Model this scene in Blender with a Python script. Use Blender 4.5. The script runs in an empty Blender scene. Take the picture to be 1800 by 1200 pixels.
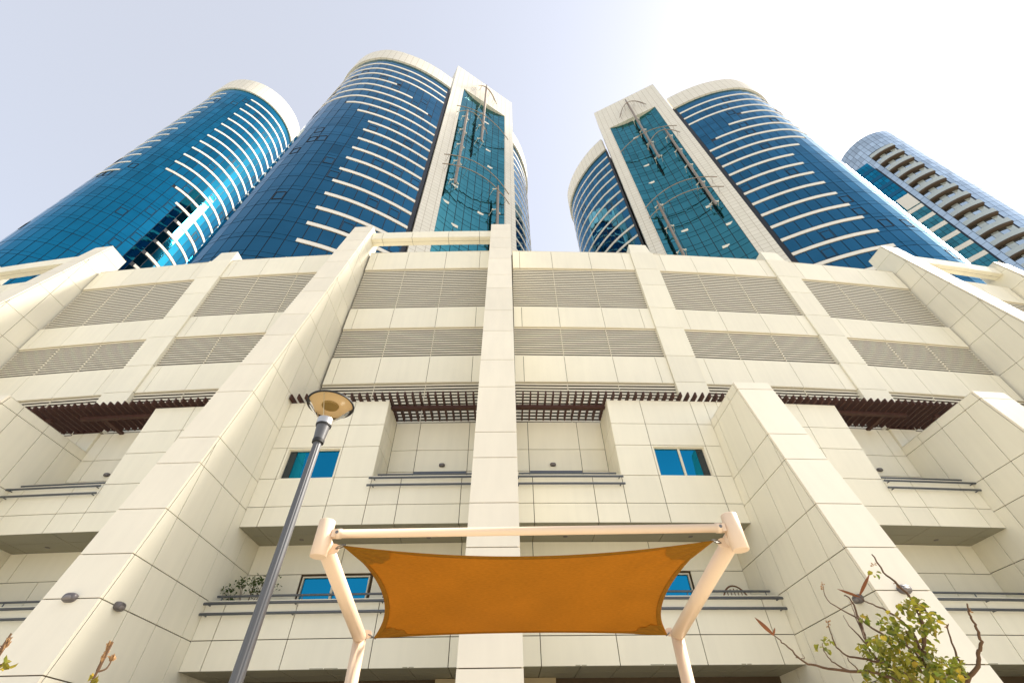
import bpy, math, random
from mathutils import Vector, Matrix
random.seed(7)
R = math.radians
sc = bpy.context.scene
COL = sc.collection

# ------------------------------------------------------------------ camera
PITCH, ROLL = R(45.5635), R(-0.9132)
F = 800.0                                   # focal length in photo pixels (1800 wide)
cam_d = bpy.data.cameras.new('camera')
cam = bpy.data.objects.new('camera', cam_d); COL.objects.link(cam)
cam_d.sensor_width = 36.0; cam_d.lens = 16.0
cam_d.clip_start = 0.05; cam_d.clip_end = 5000
_r0 = Vector((1, 0, 0)); FW = Vector((0, math.cos(PITCH), math.sin(PITCH))); _u0 = _r0.cross(FW)
RT = _r0 * math.cos(ROLL) + _u0 * math.sin(ROLL)
UP = -_r0 * math.sin(ROLL) + _u0 * math.cos(ROLL)
EYE = Vector((0, 0, 1.6))
m = Matrix((RT, UP, -FW)).transposed().to_4x4(); m.translation = EYE
cam.matrix_world = m
sc.camera = cam

# ------------------------------------------------------------------ sky, sun, exposure
SUN_AZ, SUN_EL = R(76), R(42)              # azimuth clockwise from the view direction (+Y)
w = bpy.data.worlds.new('World'); sc.world = w; w.use_nodes = True
nt = w.node_tree; nt.nodes.clear()
sky = nt.nodes.new('ShaderNodeTexSky'); sky.sky_type = 'NISHITA'; sky.sun_disc = False
sky.sun_elevation = SUN_EL; sky.sun_rotation = SUN_AZ
sky.altitude = 0; sky.air_density = 1.0; sky.dust_density = 2.2; sky.ozone_density = 1.0
hz = nt.nodes.new('ShaderNodeMixRGB'); hz.inputs['Fac'].default_value = 0.36
hz.inputs['Color2'].default_value = (6.7, 6.5, 6.35, 1)      # even desert haze over the clear sky
bg = nt.nodes.new('ShaderNodeBackground'); bg.inputs['Strength'].default_value = 0.1
wo = nt.nodes.new('ShaderNodeOutputWorld')
nt.links.new(sky.outputs[0], hz.inputs['Color1']); nt.links.new(hz.outputs[0], bg.inputs[0]); nt.links.new(bg.outputs[0], wo.inputs[0])

sd = bpy.data.lights.new('sun', 'SUN'); sd.energy = 3.8; sd.angle = R(14); sd.color = (1.0, 0.93, 0.82)
sun = bpy.data.objects.new('sun', sd); COL.objects.link(sun)
SDIR = Vector((math.sin(SUN_AZ) * math.cos(SUN_EL), math.cos(SUN_AZ) * math.cos(SUN_EL), math.sin(SUN_EL)))
sun.rotation_euler = SDIR.to_track_quat('Z', 'Y').to_euler(); sun.location = (20, -20, 60)
sc.view_settings.view_transform = 'Standard'; sc.view_settings.look = 'None'
sc.view_settings.exposure = 1.2; sc.view_settings.gamma = 1.0; sc.view_settings.use_curve_mapping = False

# ------------------------------------------------------------------ projection helpers (photo pixels <-> world)
def ray(px, py):
    return (RT * ((px - 900) / F) - UP * ((py - 600) / F) + FW)
def at_range(px, py, r):
    """point seen at photo pixel px,py standing r metres away over the ground"""
    d = ray(px, py); return EYE + d * (r / math.hypot(d.x, d.y))
def proj(p):
    q = p - EYE; z = q.dot(FW)
    if z < 0.05: return None
    return (900 + F * q.dot(RT) / z, 600 - F * q.dot(UP) / z)

# ------------------------------------------------------------------ materials
def mat(name, col, rough=0.5, metal=0.0, spec=0.5, build=None):
    M = bpy.data.materials.new(name); M.use_nodes = True
    n = M.node_tree; p = n.nodes['Principled BSDF']
    p.inputs['Base Color'].default_value = (*col, 1); p.inputs['Roughness'].default_value = rough
    p.inputs['Metallic'].default_value = metal; p.inputs['Specular IOR Level'].default_value = spec
    if build: build(n, p)
    return M
def wear(col, amp=0.10, streak=True, objvar=0.085, scale=0.7):
    """subtle blotches, rain streaks and piece-to-piece tone differences"""
    def b(n, p):
        N = n.nodes; L = n.links
        geo = N.new('ShaderNodeNewGeometry'); oi = N.new('ShaderNodeObjectInfo')
        mp = N.new('ShaderNodeMapping'); L.new(geo.outputs['Position'], mp.inputs['Vector'])
        mp.inputs['Scale'].default_value = (3.0, 3.0, 0.25) if streak else (1, 1, 1)
        ns = N.new('ShaderNodeTexNoise'); ns.inputs['Scale'].default_value = 1.6; ns.inputs['Detail'].default_value = 5
        L.new(mp.outputs[0], ns.inputs['Vector'])
        n2 = N.new('ShaderNodeTexNoise'); n2.inputs['Scale'].default_value = scale; n2.inputs['Detail'].default_value = 4
        L.new(geo.outputs['Position'], n2.inputs['Vector'])
        a = N.new('ShaderNodeMath'); a.operation = 'MULTIPLY_ADD'; a.inputs[1].default_value = amp; a.inputs[2].default_value = 1 - amp * .5
        L.new(ns.outputs['Fac'], a.inputs[0])
        c = N.new('ShaderNodeMath'); c.operation = 'MULTIPLY_ADD'; c.inputs[1].default_value = amp; L.new(n2.outputs['Fac'], c.inputs[0]); L.new(a.outputs[0], c.inputs[2])
        d = N.new('ShaderNodeMath'); d.operation = 'MULTIPLY_ADD'; d.inputs[1].default_value = objvar; L.new(geo.outputs['Random Per Island'], d.inputs[0]); L.new(c.outputs[0], d.inputs[2])
        e = N.new('ShaderNodeMath'); e.operation = 'SUBTRACT'; e.inputs[1].default_value = objvar * .5 + amp * .5; L.new(d.outputs[0], e.inputs[0])
        v = N.new('ShaderNodeVectorMath'); v.operation = 'SCALE'; v.inputs[0].default_value = col; L.new(e.outputs[0], v.inputs['Scale'])
        L.new(v.outputs[0], p.inputs['Base Color'])
        r = N.new('ShaderNodeMath'); r.operation = 'MULTIPLY_ADD'; r.inputs[1].default_value = .15; r.inputs[2].default_value = p.inputs['Roughness'].default_value - .07
        L.new(n2.outputs['Fac'], r.inputs[0]); L.new(r.outputs[0], p.inputs['Roughness'])
    return b
def glass(name, col, tint, rough=0.03):
    """mirror-coated facade glass; each pane has its own slight tone"""
    def b(n, p):
        N = n.nodes; L = n.links
        oi = N.new('ShaderNodeObjectInfo'); geo = N.new('ShaderNodeNewGeometry')
        ns = N.new('ShaderNodeTexNoise'); ns.inputs['Scale'].default_value = .35; L.new(geo.outputs['Position'], ns.inputs['Vector'])
        a = N.new('ShaderNodeMath'); a.operation = 'ADD'; L.new(geo.outputs['Random Per Island'], a.inputs[0]); L.new(ns.outputs['Fac'], a.inputs[1])
        c = N.new('ShaderNodeMath'); c.operation = 'MULTIPLY_ADD'; c.inputs[1].default_value = .38; c.inputs[2].default_value = .62; L.new(a.outputs[0], c.inputs[0])
        v = N.new('ShaderNodeVectorMath'); v.operation = 'SCALE'; v.inputs[0].default_value = col; L.new(c.outputs[0], v.inputs['Scale'])
        L.new(v.outputs[0], p.inputs['Base Color'])
        p.inputs['Specular Tint'].default_value = (*tint, 1)
        n3 = N.new('ShaderNodeTexNoise'); n3.inputs['Scale'].default_value = .6; n3.inputs['Detail'].default_value = 1; L.new(geo.outputs['Position'], n3.inputs['Vector'])
        bp = N.new('ShaderNodeBump'); bp.inputs['Strength'].default_value = .04; bp.inputs['Distance'].default_value = .25; L.new(n3.outputs['Fac'], bp.inputs['Height']); L.new(bp.outputs[0], p.inputs['Normal'])
    return mat(name, col, rough, 1.0, 0.5, b)
def grid_mat(name, col, line, su, sv, lw=.035):
    """thin joints of far-off cladding, on metre UVs"""
    def b(n, p):
        N = n.nodes; L = n.links
        tc = N.new('ShaderNodeTexCoord'); br = N.new('ShaderNodeTexBrick'); br.offset = 0
        br.inputs['Color1'].default_value = (*col, 1); br.inputs['Color2'].default_value = (col[0] * .95, col[1] * .95, col[2] * .94, 1); br.inputs['Mortar'].default_value = (*line, 1)
        br.inputs['Scale'].default_value = 1; br.inputs['Mortar Size'].default_value = lw; br.inputs['Brick Width'].default_value = su; br.inputs['Row Height'].default_value = sv
        L.new(tc.outputs['UV'], br.inputs['Vector']); L.new(br.outputs['Color'], p.inputs['Base Color'])
    return mat(name, col, .5, 0, .4, b)

CREAM = (0.845, 0.80, 0.655)
M_PANEL = mat('cream_cladding', CREAM, .48, 0, .35, wear(CREAM))
FINC = (0.855, 0.785, 0.635)
M_FIN = mat('fin_cladding', FINC, .5, 0, .35, wear(FINC))
M_JOINT = mat('joint_sealant', (0.085, 0.056, 0.03), .9)
M_BLADE = mat('louvre_blade_paint', (0.75, 0.70, 0.57), .5, 0, .3, wear((0.75, 0.70, 0.57), .06, False, .03))
M_DARK = mat('louvre_gap_shade', (0.06, 0.042, 0.024), .9)  # dark backing colour stands in for the shade between louvre blades
M_BROWN = mat('brown_timber_slat', (0.060, 0.022, 0.014), .6, 0, .4, wear((0.060, 0.022, 0.014), .3, False, .25))
M_RAIL = mat('grey_rail_metal', (0.11, 0.12, 0.135), .38, .6, .5)
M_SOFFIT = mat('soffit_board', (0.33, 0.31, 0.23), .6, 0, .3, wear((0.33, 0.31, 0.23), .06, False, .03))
M_FRAME = mat('window_frame_cream', (0.72, 0.66, 0.52), .4, 0, .4)
M_WIN = glass('window_glass', (0.008, 0.19, 0.33), (.5, .7, .9))
M_WIND = mat('window_gap_shade', (0.01, 0.02, 0.025), .05, 0, .6)  # dark colour standing in for the dim room at the open sash
M_GA = glass('tower_blue_glass', (0.026, 0.122, 0.205), (.65, .8, .92))
M_GC = glass('tower_bright_blue_glass', (0.012, 0.19, 0.315), (.7, .85, .95))
M_GT = glass('portal_teal_glass', (0.05, 0.21, 0.245), (.6, .75, .8))
M_GD = glass('tower_pale_glass', (0.50, 0.60, 0.66), (.9, .95, 1))
M_MULL = mat('dark_mullion', (0.018, 0.02, 0.025), .5, .3)
M_WHITE = mat('white_spandrel', (0.78, 0.745, 0.66), .5, 0, .4, wear((0.78, 0.745, 0.66), .05, False, .03))
M_CROWN = grid_mat('tower_white_cladding', (0.76, 0.725, 0.63), (0.45, 0.40, 0.31), 1.2, .9)
M_METAL = mat('weathered_mast_metal', (0.30, 0.245, 0.19), .45, .7, .5, wear((0.33, 0.265, 0.205), .25, True, .05))
M_POST = mat('peach_painted_steel', (0.80, 0.61, 0.44), .38, 0, .45, wear((0.80, 0.61, 0.44), .05, False, 0, 2.5))
M_BOLT = mat('galvanised_bolt', (0.20, 0.19, 0.18), .4, .9)
M_GROUND = mat('ground_paving', (0.52, 0.475, 0.38), .85, 0, .3, wear((0.52, 0.475, 0.38), .15, False, 0))
M_POLE = mat('grey_lamp_pole', (0.115, 0.115, 0.12), .42, .35, .5)
M_BLACK = mat('black_rubber', (0.015, 0.015, 0.016), .6)
M_ALU = mat('brushed_aluminium', (0.55, 0.53, 0.50), .35, .9)
M_LIGHTC = mat('taupe_light_casing', (0.13, 0.115, 0.115), .4, .2, .5)
M_DIFF = mat('smoked_diffuser', (0.21, 0.185, 0.175), .45, 0, .4)
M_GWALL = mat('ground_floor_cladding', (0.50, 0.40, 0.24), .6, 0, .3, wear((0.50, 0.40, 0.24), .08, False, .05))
M_TWIG = mat('twig_bark', (0.13, 0.075, 0.042), .8, 0, .2, wear((0.13, 0.075, 0.042), .4, False, 0, 30))
M_POD = mat('dry_leaf_brown', (0.24, 0.085, 0.030), .6, 0, .3, wear((0.24, 0.085, 0.030), .5, False, .3, 25))
M_SEED = mat('dry_seed_head', (0.42, 0.25, 0.12), .8, 0, .2, wear((0.42, 0.25, 0.12), .4, False, .2, 40))
M_POT = mat('clay_pot', (0.35, 0.2, 0.13), .8)
M_WICK = mat('wicker_brown', (0.17, 0.085, 0.045), .7, 0, .3, wear((0.17, 0.085, 0.045), .4, False, 0, 30))
def leaf_mat(name, col):
    def b(n, p):
        N = n.nodes; L = n.links
        geo = N.new('ShaderNodeNewGeometry'); ns = N.new('ShaderNodeTexNoise'); ns.inputs['Scale'].default_value = 9; ns.inputs['Detail'].default_value = 3
        L.new(geo.outputs['Position'], ns.inputs['Vector'])
        rp = N.new('ShaderNodeValToRGB'); rp.color_ramp.elements[0].position = .35; rp.color_ramp.elements[1].position = .68
        rp.color_ramp.elements[0].color = (col[0] * .55, col[1] * .7, col[2] * .6, 1); rp.color_ramp.elements[1].color = (col[0] * 1.6, col[1] * 1.2, col[2], 1)
        L.new(ns.outputs['Fac'], rp.inputs[0]); L.new(rp.outputs[0], p.inputs['Base Color'])
        tr = N.new('ShaderNodeBsdfTranslucent'); L.new(rp.outputs[0], tr.inputs['Color'])
        mx = N.new('ShaderNodeMixShader'); mx.inputs[0].default_value = .35
        out = N['Material Output']; L.new(p.outputs[0], mx.inputs[1]); L.new(tr.outputs[0], mx.inputs[2]); L.new(mx.outputs[0], out.inputs[0])
    return mat(name, col, .5, 0, .3, b)
M_LEAF = leaf_mat('young_tree_leaf', (0.165, 0.185, 0.022))
M_LEAFD = leaf_mat('balcony_plant_leaf', (0.07, 0.12, 0.035))
M_LEAFY = leaf_mat('yellow_leaf', (0.27, 0.235, 0.03))
def sail_mat(name, col, tl):
    def b(n, p):
        N = n.nodes; L = n.links
        tc = N.new('ShaderNodeTexCoord')
        wv = N.new('ShaderNodeTexWave'); wv.wave_type = 'BANDS'; wv.bands_direction = 'Y'; wv.inputs['Scale'].default_value = 13; wv.inputs['Distortion'].default_value = 2.5; wv.inputs['Detail'].default_value = 3
        L.new(tc.outputs['UV'], wv.inputs['Vector'])
        ns = N.new('ShaderNodeTexNoise'); ns.inputs['Scale'].default_value = 1; ns.inputs['Detail'].default_value = 4; mpp = N.new('ShaderNodeMapping'); mpp.inputs['Scale'].default_value = (16, 48, 1); L.new(tc.outputs['UV'], mpp.inputs['Vector']); L.new(mpp.outputs[0], ns.inputs['Vector'])
        n5 = N.new('ShaderNodeTexNoise'); n5.inputs['Scale'].default_value = 1.1; n5.inputs['Detail'].default_value = 3; L.new(tc.outputs['UV'], n5.inputs['Vector'])
        a = N.new('ShaderNodeMath'); a.operation = 'MULTIPLY_ADD'; a.inputs[1].default_value = .10; a.inputs[2].default_value = .55; L.new(wv.outputs['Fac'], a.inputs[0])
        a3 = N.new('ShaderNodeMath'); a3.operation = 'MULTIPLY_ADD'; a3.inputs[1].default_value = .30; L.new(n5.outputs['Fac'], a3.inputs[0]); L.new(a.outputs[0], a3.inputs[2])
        a2 = N.new('ShaderNodeMath'); a2.operation = 'MULTIPLY_ADD'; a2.inputs[1].default_value = .48; L.new(ns.outputs['Fac'], a2.inputs[0]); L.new(a3.outputs[0], a2.inputs[2])
        v = N.new('ShaderNodeVectorMath'); v.operation = 'SCALE'; v.inputs[0].default_value = col; L.new(a2.outputs[0], v.inputs['Scale'])
        L.new(v.outputs[0], p.inputs['Base Color'])
        v2 = N.new('ShaderNodeVectorMath'); v2.operation = 'SCALE'; v2.inputs[0].default_value = tl; L.new(a2.outputs[0], v2.inputs['Scale'])
        tr = N.new('ShaderNodeBsdfTranslucent'); L.new(v2.outputs[0], tr.inputs['Color'])
        mx = N.new('ShaderNodeMixShader'); mx.inputs[0].default_value = .5
        out = N['Material Output']; L.new(p.outputs[0], mx.inputs[1]); L.new(tr.outputs[0], mx.inputs[2]); L.new(mx.outputs[0], out.inputs[0])
    return mat(name, col, .8, 0, .1, b)
M_SAIL = sail_mat('tan_shade_cloth', (0.38, 0.19, 0.022), (0.55, 0.27, 0.028))
M_HEM = sail_mat('shade_cloth_hem', (0.40, 0.20, 0.023), (0.60, 0.29, 0.03))
def clear_mat():
    def b(n, p):
        p.inputs['Transmission Weight'].default_value = 1.0; p.inputs['IOR'].default_value = 1.03
    return mat('clear_acrylic', (0.93, 0.86, 0.72), .05, 0, .5, b)
M_CLEAR = clear_mat()
M_LAMPTOP = mat('lamp_cover_underside', (0.78, 0.67, 0.52), .5, 0, .4)
M_LED = mat('lamp_lens_disc', (0.30, 0.23, 0.10), .3, 0, .5)
M_BALGLASS = mat('balustrade_glass', (0.50, 0.55, 0.52), .1, .4, .5)
M_SLABBR = mat('balcony_soffit_brown', (0.075, 0.048, 0.026), .7)

# ------------------------------------------------------------------ object helpers
def tag(o, label=None, cat=None, group=None, kind=None):
    if label: o['label'] = label
    if cat: o['category'] = cat
    if group: o['group'] = group
    if kind: o['kind'] = kind
    return o
def empty(name, loc, label, cat, group=None):
    o = bpy.data.objects.new(name, None); COL.objects.link(o); o.location = loc; o.empty_display_size = .3
    bpy.context.view_layer.update()
    return tag(o, label, cat, group)
def root_of(o):
    while o.parent: o = o.parent
    return o
def obj(name, V, Fc, material, parent=None, uv=None, smooth=False):
    """one mesh object from world-space vertices; its origin goes to its own centre"""
    me = bpy.data.meshes.new(name)
    n = len(V); c = Vector((sum(v[0] for v in V) / n, sum(v[1] for v in V) / n, sum(v[2] for v in V) / n)) if parent else Vector((0, 0, 0))
    if not parent:
        c = Vector((sum(v[0] for v in V) / n, sum(v[1] for v in V) / n, min(v[2] for v in V)))
    me.from_pydata([Vector(v) - c for v in V], [], Fc); me.materials.append(material)
    if uv:
        l = me.uv_layers.new(name='UVMap')
        k = 0
        for poly in uv:
            for q in poly: l.data[k].uv = q; k += 1
    if smooth:
        for p in me.polygons: p.use_smooth = True
    o = bpy.data.objects.new(name, me); COL.objects.link(o)
    if parent:
        o.parent = parent; o.location = c - WLOC[parent.name] if parent.name in WLOC else c
        WLOC[o.name] = c
    else:
        o.location = c; WLOC[o.name] = c
    return o
WLOC = {}
def thing(name, loc, label, cat, group=None):
    o = empty(name, loc, label, cat, group); WLOC[o.name] = Vector(loc); return o
class MB:
    """collects shapes, then becomes ONE mesh object"""
    def __init__(s): s.V = []; s.F = []; s.UV = []
    def add(s, V, Fc, uv=None):
        b = len(s.V); s.V += [Vector(v) for v in V]; s.F += [tuple(i + b for i in f) for f in Fc]
        s.UV += uv if uv else [[(0, 0)] * len(f) for f in Fc]
        return s
    def build(s, name, material, parent=None, smooth=False, uv=False):
        return obj(name, s.V, s.F, material, parent, s.UV if uv else None, smooth)
def prism(P, off):
    """polygon P (world points, seen from outside) extruded by vector(s) off towards the inside"""
    n = len(P); P = [Vector(p) for p in P]
    Q = [p + (off[i] if isinstance(off, list) else off) for i, p in enumerate(P)]
    return P + Q, [tuple(range(n)), tuple(range(2 * n - 1, n - 1, -1))] + [(i, i + n, (i + 1) % n + n, (i + 1) % n) for i in range(n)]
def tube(pts, rad, seg=10, cap=True):
    pts = [Vector(p) for p in pts]; rad = rad if isinstance(rad, (list, tuple)) else [rad] * len(pts)
    V = []; Fc = []; prev = None
    for i, p in enumerate(pts):
        t = (pts[min(i + 1, len(pts) - 1)] - pts[max(i - 1, 0)]).normalized()
        if prev is None:
            a = Vector((0, 0, 1)) if abs(t.z) < .9 else Vector((1, 0, 0)); x = t.cross(a).normalized()
        else: x = (prev - t * prev.dot(t)).normalized()
        prev = x; y = t.cross(x)
        for k in range(seg):
            an = 2 * math.pi * k / seg; V.append(p + (x * math.cos(an) + y * math.sin(an)) * rad[i])
    for i in range(len(pts) - 1):
        for k in range(seg):
            a = i * seg + k; b = i * seg + (k + 1) % seg; Fc.append((a, b, b + seg, a + seg))
    if cap:
        Fc.append(tuple(range(seg - 1, -1, -1))); Fc.append(tuple(range((len(pts) - 1) * seg, len(pts) * seg)))
    return V, Fc
def lathe(prof, c, seg=32, axis=Vector((0, 0, 1))):
    """revolve (radius, height) profile"""
    V = []; Fc = []
    for r_, h in prof:
        for k in range(seg):
            a = 2 * math.pi * k / seg; V.append(Vector(c) + Vector((r_ * math.cos(a), r_ * math.sin(a), h)))
    for i in range(len(prof) - 1):
        for k in range(seg):
            a = i * seg + k; b = i * seg + (k + 1) % seg; Fc.append((a, b, b + seg, a + seg))
    return V, Fc

# pieces: rank every repeated piece of a thing by its size in view; the 300 largest are objects, the rest one "stuff" part
PIECES = {}
def piece(name, V, Fc, material, parent):
    r_ = root_of(parent); PIECES.setdefault((r_.name, name), []).append((V, Fc, material, parent))
def area_in_view(V):
    xs = []; ys = []
    for v in V:
        q = proj(Vector(v))
        if q is None: return 0
        xs.append(q[0]); ys.append(q[1])
    x0, x1, y0, y1 = min(xs), max(xs), min(ys), max(ys)
    x0 = max(x0, 0); x1 = min(x1, 1800); y0 = max(y0, 0); y1 = min(y1, 1200)
    if x1 <= x0 or y1 <= y0: return 0
    return (x1 - x0) * (y1 - y0)
def flush_pieces(limit=300):
    for (rn, name), lst in PIECES.items():
        if len(lst) > limit:
            lst = sorted(lst, key=lambda t: -area_in_view(t[0]))
        cache = {}
        for V, Fc, mt, par in lst[:limit]:
            obj(name, V, Fc, mt, par)
        rest = {}
        for V, Fc, mt, par in lst[limit:]:
            rest.setdefault(mt.name, MB()).add(V, Fc)
        for mn, mb in rest.items():
            o = mb.build(name + '_field', bpy.data.materials[mn], bpy.data.objects[rn]); o['kind'] = 'stuff'

# ------------------------------------------------------------------ ground
gv = [(-900, -900, 0), (900, -900, 0), (900, 900, 0), (-900, 900, 0)]
tag(obj('ground', gv, [(0, 1, 2, 3)], M_GROUND), kind='structure')

# ================================================================== PODIUM
# facade coordinates: s along the curved front, d out of the front (0 = balcony fronts), z up
AZC = R(-1.14527); RL = 187.296; CD = 13.0 + RL
CX, CY = math.sin(AZC) * CD, math.cos(AZC) * CD
def W(s, d, z):
    th = s / RL - AZC
    return Vector((CX + (RL + d) * math.sin(th), CY - (RL + d) * math.cos(th), z))
def hexa(s0, s1, d0, d1, z0, z1):
    """block between facade coordinates (d1 = outer face)"""
    V = [W(s0, d1, z0), W(s1, d1, z0), W(s1, d1, z1), W(s0, d1, z1), W(s0, d0, z0), W(s1, d0, z0), W(s1, d0, z1), W(s0, d0, z1)]
    return V, [(0, 1, 2, 3), (5, 4, 7, 6), (4, 0, 3, 7), (1, 5, 6, 2), (3, 2, 6, 7), (4, 5, 1, 0)]
def finc(i): return -0.27 + 8.045 * i
HW = 0.56
DU = -1.37                                  # upper louvre wall / balcony back wall
def fd(z): return 4.25 - 0.198 * z          # leaning front of the fins
TALL = {-4, -3, -1, 0, 3, 4}
G = 0.0105                                   # half joint
podium = thing('podium_building', W(-0.27, -3, 0), 'cream panelled podium with leaning fins, balconies and louvred car park walls below the towers', 'building')

def wpanel(par, s0, s1, z0, z1, d, th=.035, m_=None):
    P = [W(s0 + G, d, z0 + G), W(s1 - G, d, z0 + G), W(s1 - G, d, z1 - G), W(s0 + G, d, z1 - G)]
    inn = W(s0, d - th, z0) - W(s0, d, z0)
    V, Fc = prism(P, inn); piece('panel', V, Fc, m_ or M_PANEL, par)
def wgrid(par, S, Z, d, skip=None, m_=None):
    for a in range(len(S) - 1):
        for b in range(len(Z) - 1):
            if skip and skip(.5 * (S[a] + S[a + 1]), .5 * (Z[b] + Z[b + 1])): continue
            wpanel(par, S[a], S[a + 1], Z[b], Z[b + 1], d, m_=m_)

# --- fins
FZ = [0, 1.15, 2.2, 3.25, 4.52, 5.43, 6.52, 7.87, 8.77, 10.69, 12.1, 13.9, 15.42, 17.37, 18.7, 20.53, 21.94, 23.36, 24.63, 25.5]
FDJ = [-1.95, -0.52, 0.42, 1.46, 2.47, 5.0]
def clip(poly, fn):
    out = []
    for i in range(len(poly)):
        a, b = poly[i], poly[(i + 1) % len(poly)]; fa, fb = fn(a), fn(b)
        if fa >= 0: out.append(a)
        if fa * fb < 0:
            t = fa / (fa - fb); out.append((a[0] + (b[0] - a[0]) * t, a[1] + (b[1] - a[1]) * t))
    return out
WRAP = .07
for i in range(-4, 5):
    c = finc(i); top = 25.5 if i in TALL else 11.02
    back = -1.95 if i in TALL else DU - .15
    a, b = c - HW + .035, c + HW - .035
    # core of joint colour just inside the panels
    V = []
    for s in (a, b):
        V += [W(s, fd(0) - .035, 0), W(s, fd(top) - .035, top - .02), W(s, back, top - .02), W(s, back, 0)]
    core = obj('fin', V, [(0, 1, 2, 3), (7, 6, 5, 4), (0, 4, 5, 1), (1, 5, 6, 2), (2, 6, 7, 3), (3, 7, 4, 0)], M_JOINT, podium)
    zs = [z for z in FZ if z < top - .25] + [top]
    for j in range(len(zs) - 1):
        z0, z1 = zs[j] + G, zs[j + 1] - (G if j < len(zs) - 2 else 0)
        # front panel, folded a little round both corners
        P = [W(c - HW, fd(z0), z0), W(c + HW, fd(z0), z0), W(c + HW, fd(z1), z1), W(c - HW, fd(z1), z1)]
        off = [W(c, fd(z0) - WRAP, z0) - W(c, fd(z0), z0)] * 4
        piece('panel', *prism(P, off), M_FIN, core)
        for k in range(len(FDJ) - 1):
            d0, d1 = max(FDJ[k], back) + G, FDJ[k + 1] - G
            if d1 <= d0: continue
            poly = clip([(d0, z0), (d1, z0), (d1, z1), (d0, z1)], lambda q: fd(q[1]) - WRAP - 2 * G - q[0])
            if len(poly) < 3: continue
            for sgn in (-1, 1):
                s = c + sgn * HW; P = [W(s, q[0], q[1]) for q in poly]
                off = W(c, 0, 0) - W(s, 0, 0); off = off.normalized() * .035
                if sgn < 0: P = P[::-1]
                piece('panel', *prism(P[::-1], off), M_PANEL, core)
    # flat top
    P = [W(c - HW, fd(top), top), W(c + HW, fd(top), top), W(c + HW, back, top), W(c - HW, back, top)]
    piece('panel', *prism(P, Vector((0, 0, -.02))), M_PANEL, core)
    if i in TALL:   # back panel above the parapet
        P = [W(c + HW, back, 23.6), W(c - HW, back, 23.6), W(c - HW, back, top - .03), W(c + HW, back, top - .03)]
        piece('panel', *prism(P, (W(c, back + .03, 0) - W(c, back, 0))), M_PANEL, core)

# --- beams joining the paired tall fins
for i in (-4, -1, 3):
    a, b = finc(i) + HW, finc(i + 1) - HW
    core = obj('portal_beam', *hexa(a, b, -1.49, -1.02, 24.49, 25.07), M_JOINT, podium)
    S = [a, a + .62, a + 2.35, a + 4.45, a + 6.25, b]
    for j in range(5):
        s0, s1 = S[j], S[j + 1]
        wpanel(core, s0, s1, 24.47, 25.1, -1.0, .02)
        V, Fc = hexa(s0 + G, s1 - G, -1.26 + G, -1.0, 24.46, 24.488); piece('panel', V, Fc, M_PANEL, core)
        V, Fc = hexa(s0 + G, s1 - G, -1.51, -1.26 - G, 24.46, 24.488); piece('panel', V, Fc, M_PANEL, core)

# --- upper louvred wall
JOFF = [1.05, 2.85, 4.99, 6.88]
def bay(k): return finc(k) + HW, finc(k + 1) - HW
PILW = .66
lv_rows = [(18.69, 21.93, 22), (15.37, 17.25, 13), (11.9, 13.89, 13)]
for k in range(-4, 4):
    c0, c1 = finc(k), finc(k + 1)
    a, b = c0 + PILW, c1 - PILW
    wall = obj('upper_wall', *hexa(c0, c1, DU - .45, DU - .22, 11.86, 23.5), M_JOINT, podium)
    S = [a] + [c0 + o for o in JOFF] + [b]
    for z0, z1 in ((21.94, 23.53), (17.25, 18.69), (13.89, 15.37)):
        bd = obj('spandrel', *hexa(a, b, DU - .22, DU - .036, z0 + .01, z1 - .01), M_JOINT, podium)
        wgrid(bd, S, [z0, z1], DU)
        # returned lower lip and coping
        V, Fc = hexa(a, b, DU - .2, DU - .002, z0 - .012, z0 + .008); obj('lip', V, Fc, M_FRAME, bd)
    cp = obj('coping', *hexa(a, b, DU - .5, DU + .015, 23.535, 23.57), M_FRAME, podium)
    for z0, z1, n in lv_rows:
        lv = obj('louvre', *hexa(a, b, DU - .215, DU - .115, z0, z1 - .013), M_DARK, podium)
        p = (z1 - z0) / n
        for q in range(n):
            zz = z0 + p * (q + .22)
            V = [W(a, DU - .06, zz), W(b, DU - .06, zz), W(b, DU - .06, zz + .078), W(a, DU - .06, zz + .078),
                 W(a, DU - .082, zz + .015), W(b, DU - .082, zz + .015), W(b, DU - .082, zz + .085), W(a, DU - .082, zz + .085)]
            piece('louvre_blade', V, [(0, 1, 2, 3), (5, 4, 7, 6), (4, 0, 3, 7), (1, 5, 6, 2), (3, 2, 6, 7), (4, 5, 1, 0)], M_BLADE, lv)
        for o in JOFF[1:3]:
            V, Fc = hexa(c0 + o - .011, c0 + o + .011, DU - .114, DU - .064, z0, z1 - .014); piece('louvre_mullion', V, Fc, M_FRAME, lv)
PZ = [11.86, 13.9, 15.42, 17.25, 18.7, 20.53, 21.94, 23.53]
for i in range(-4, 5):
    if i in TALL: continue
    c = finc(i)
    pl = obj('pilaster', *hexa(c - PILW + .012, c + PILW - .012, DU - .3, DU + .05, 11.86, 23.5), M_JOINT, podium)
    for j in range(len(PZ) - 1):
        V, Fc = hexa(c - PILW + .003, c + PILW - .003, DU - .22, DU + .085, PZ[j] + G, PZ[j + 1] - G); piece('panel', V, Fc, M_PANEL, pl)
    # stub of the pilaster above the parapet
    V = [W(c - .6, DU + .03, 23.54), W(c + .6, DU + .03, 23.54), W(c + .5, DU - .06, 24.55), W(c - .5, DU - .06, 24.55),
         W(c - .6, -2.2, 23.54), W(c + .6, -2.2, 23.54), W(c + .5, -2.2, 24.55), W(c - .5, -2.2, 24.55)]
    obj('pilaster_cap', V, [(0, 1, 2, 3), (5, 4, 7, 6), (4, 0, 3, 7), (1, 5, 6, 2), (3, 2, 6, 7), (4, 5, 1, 0)], M_PANEL, pl)
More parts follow.
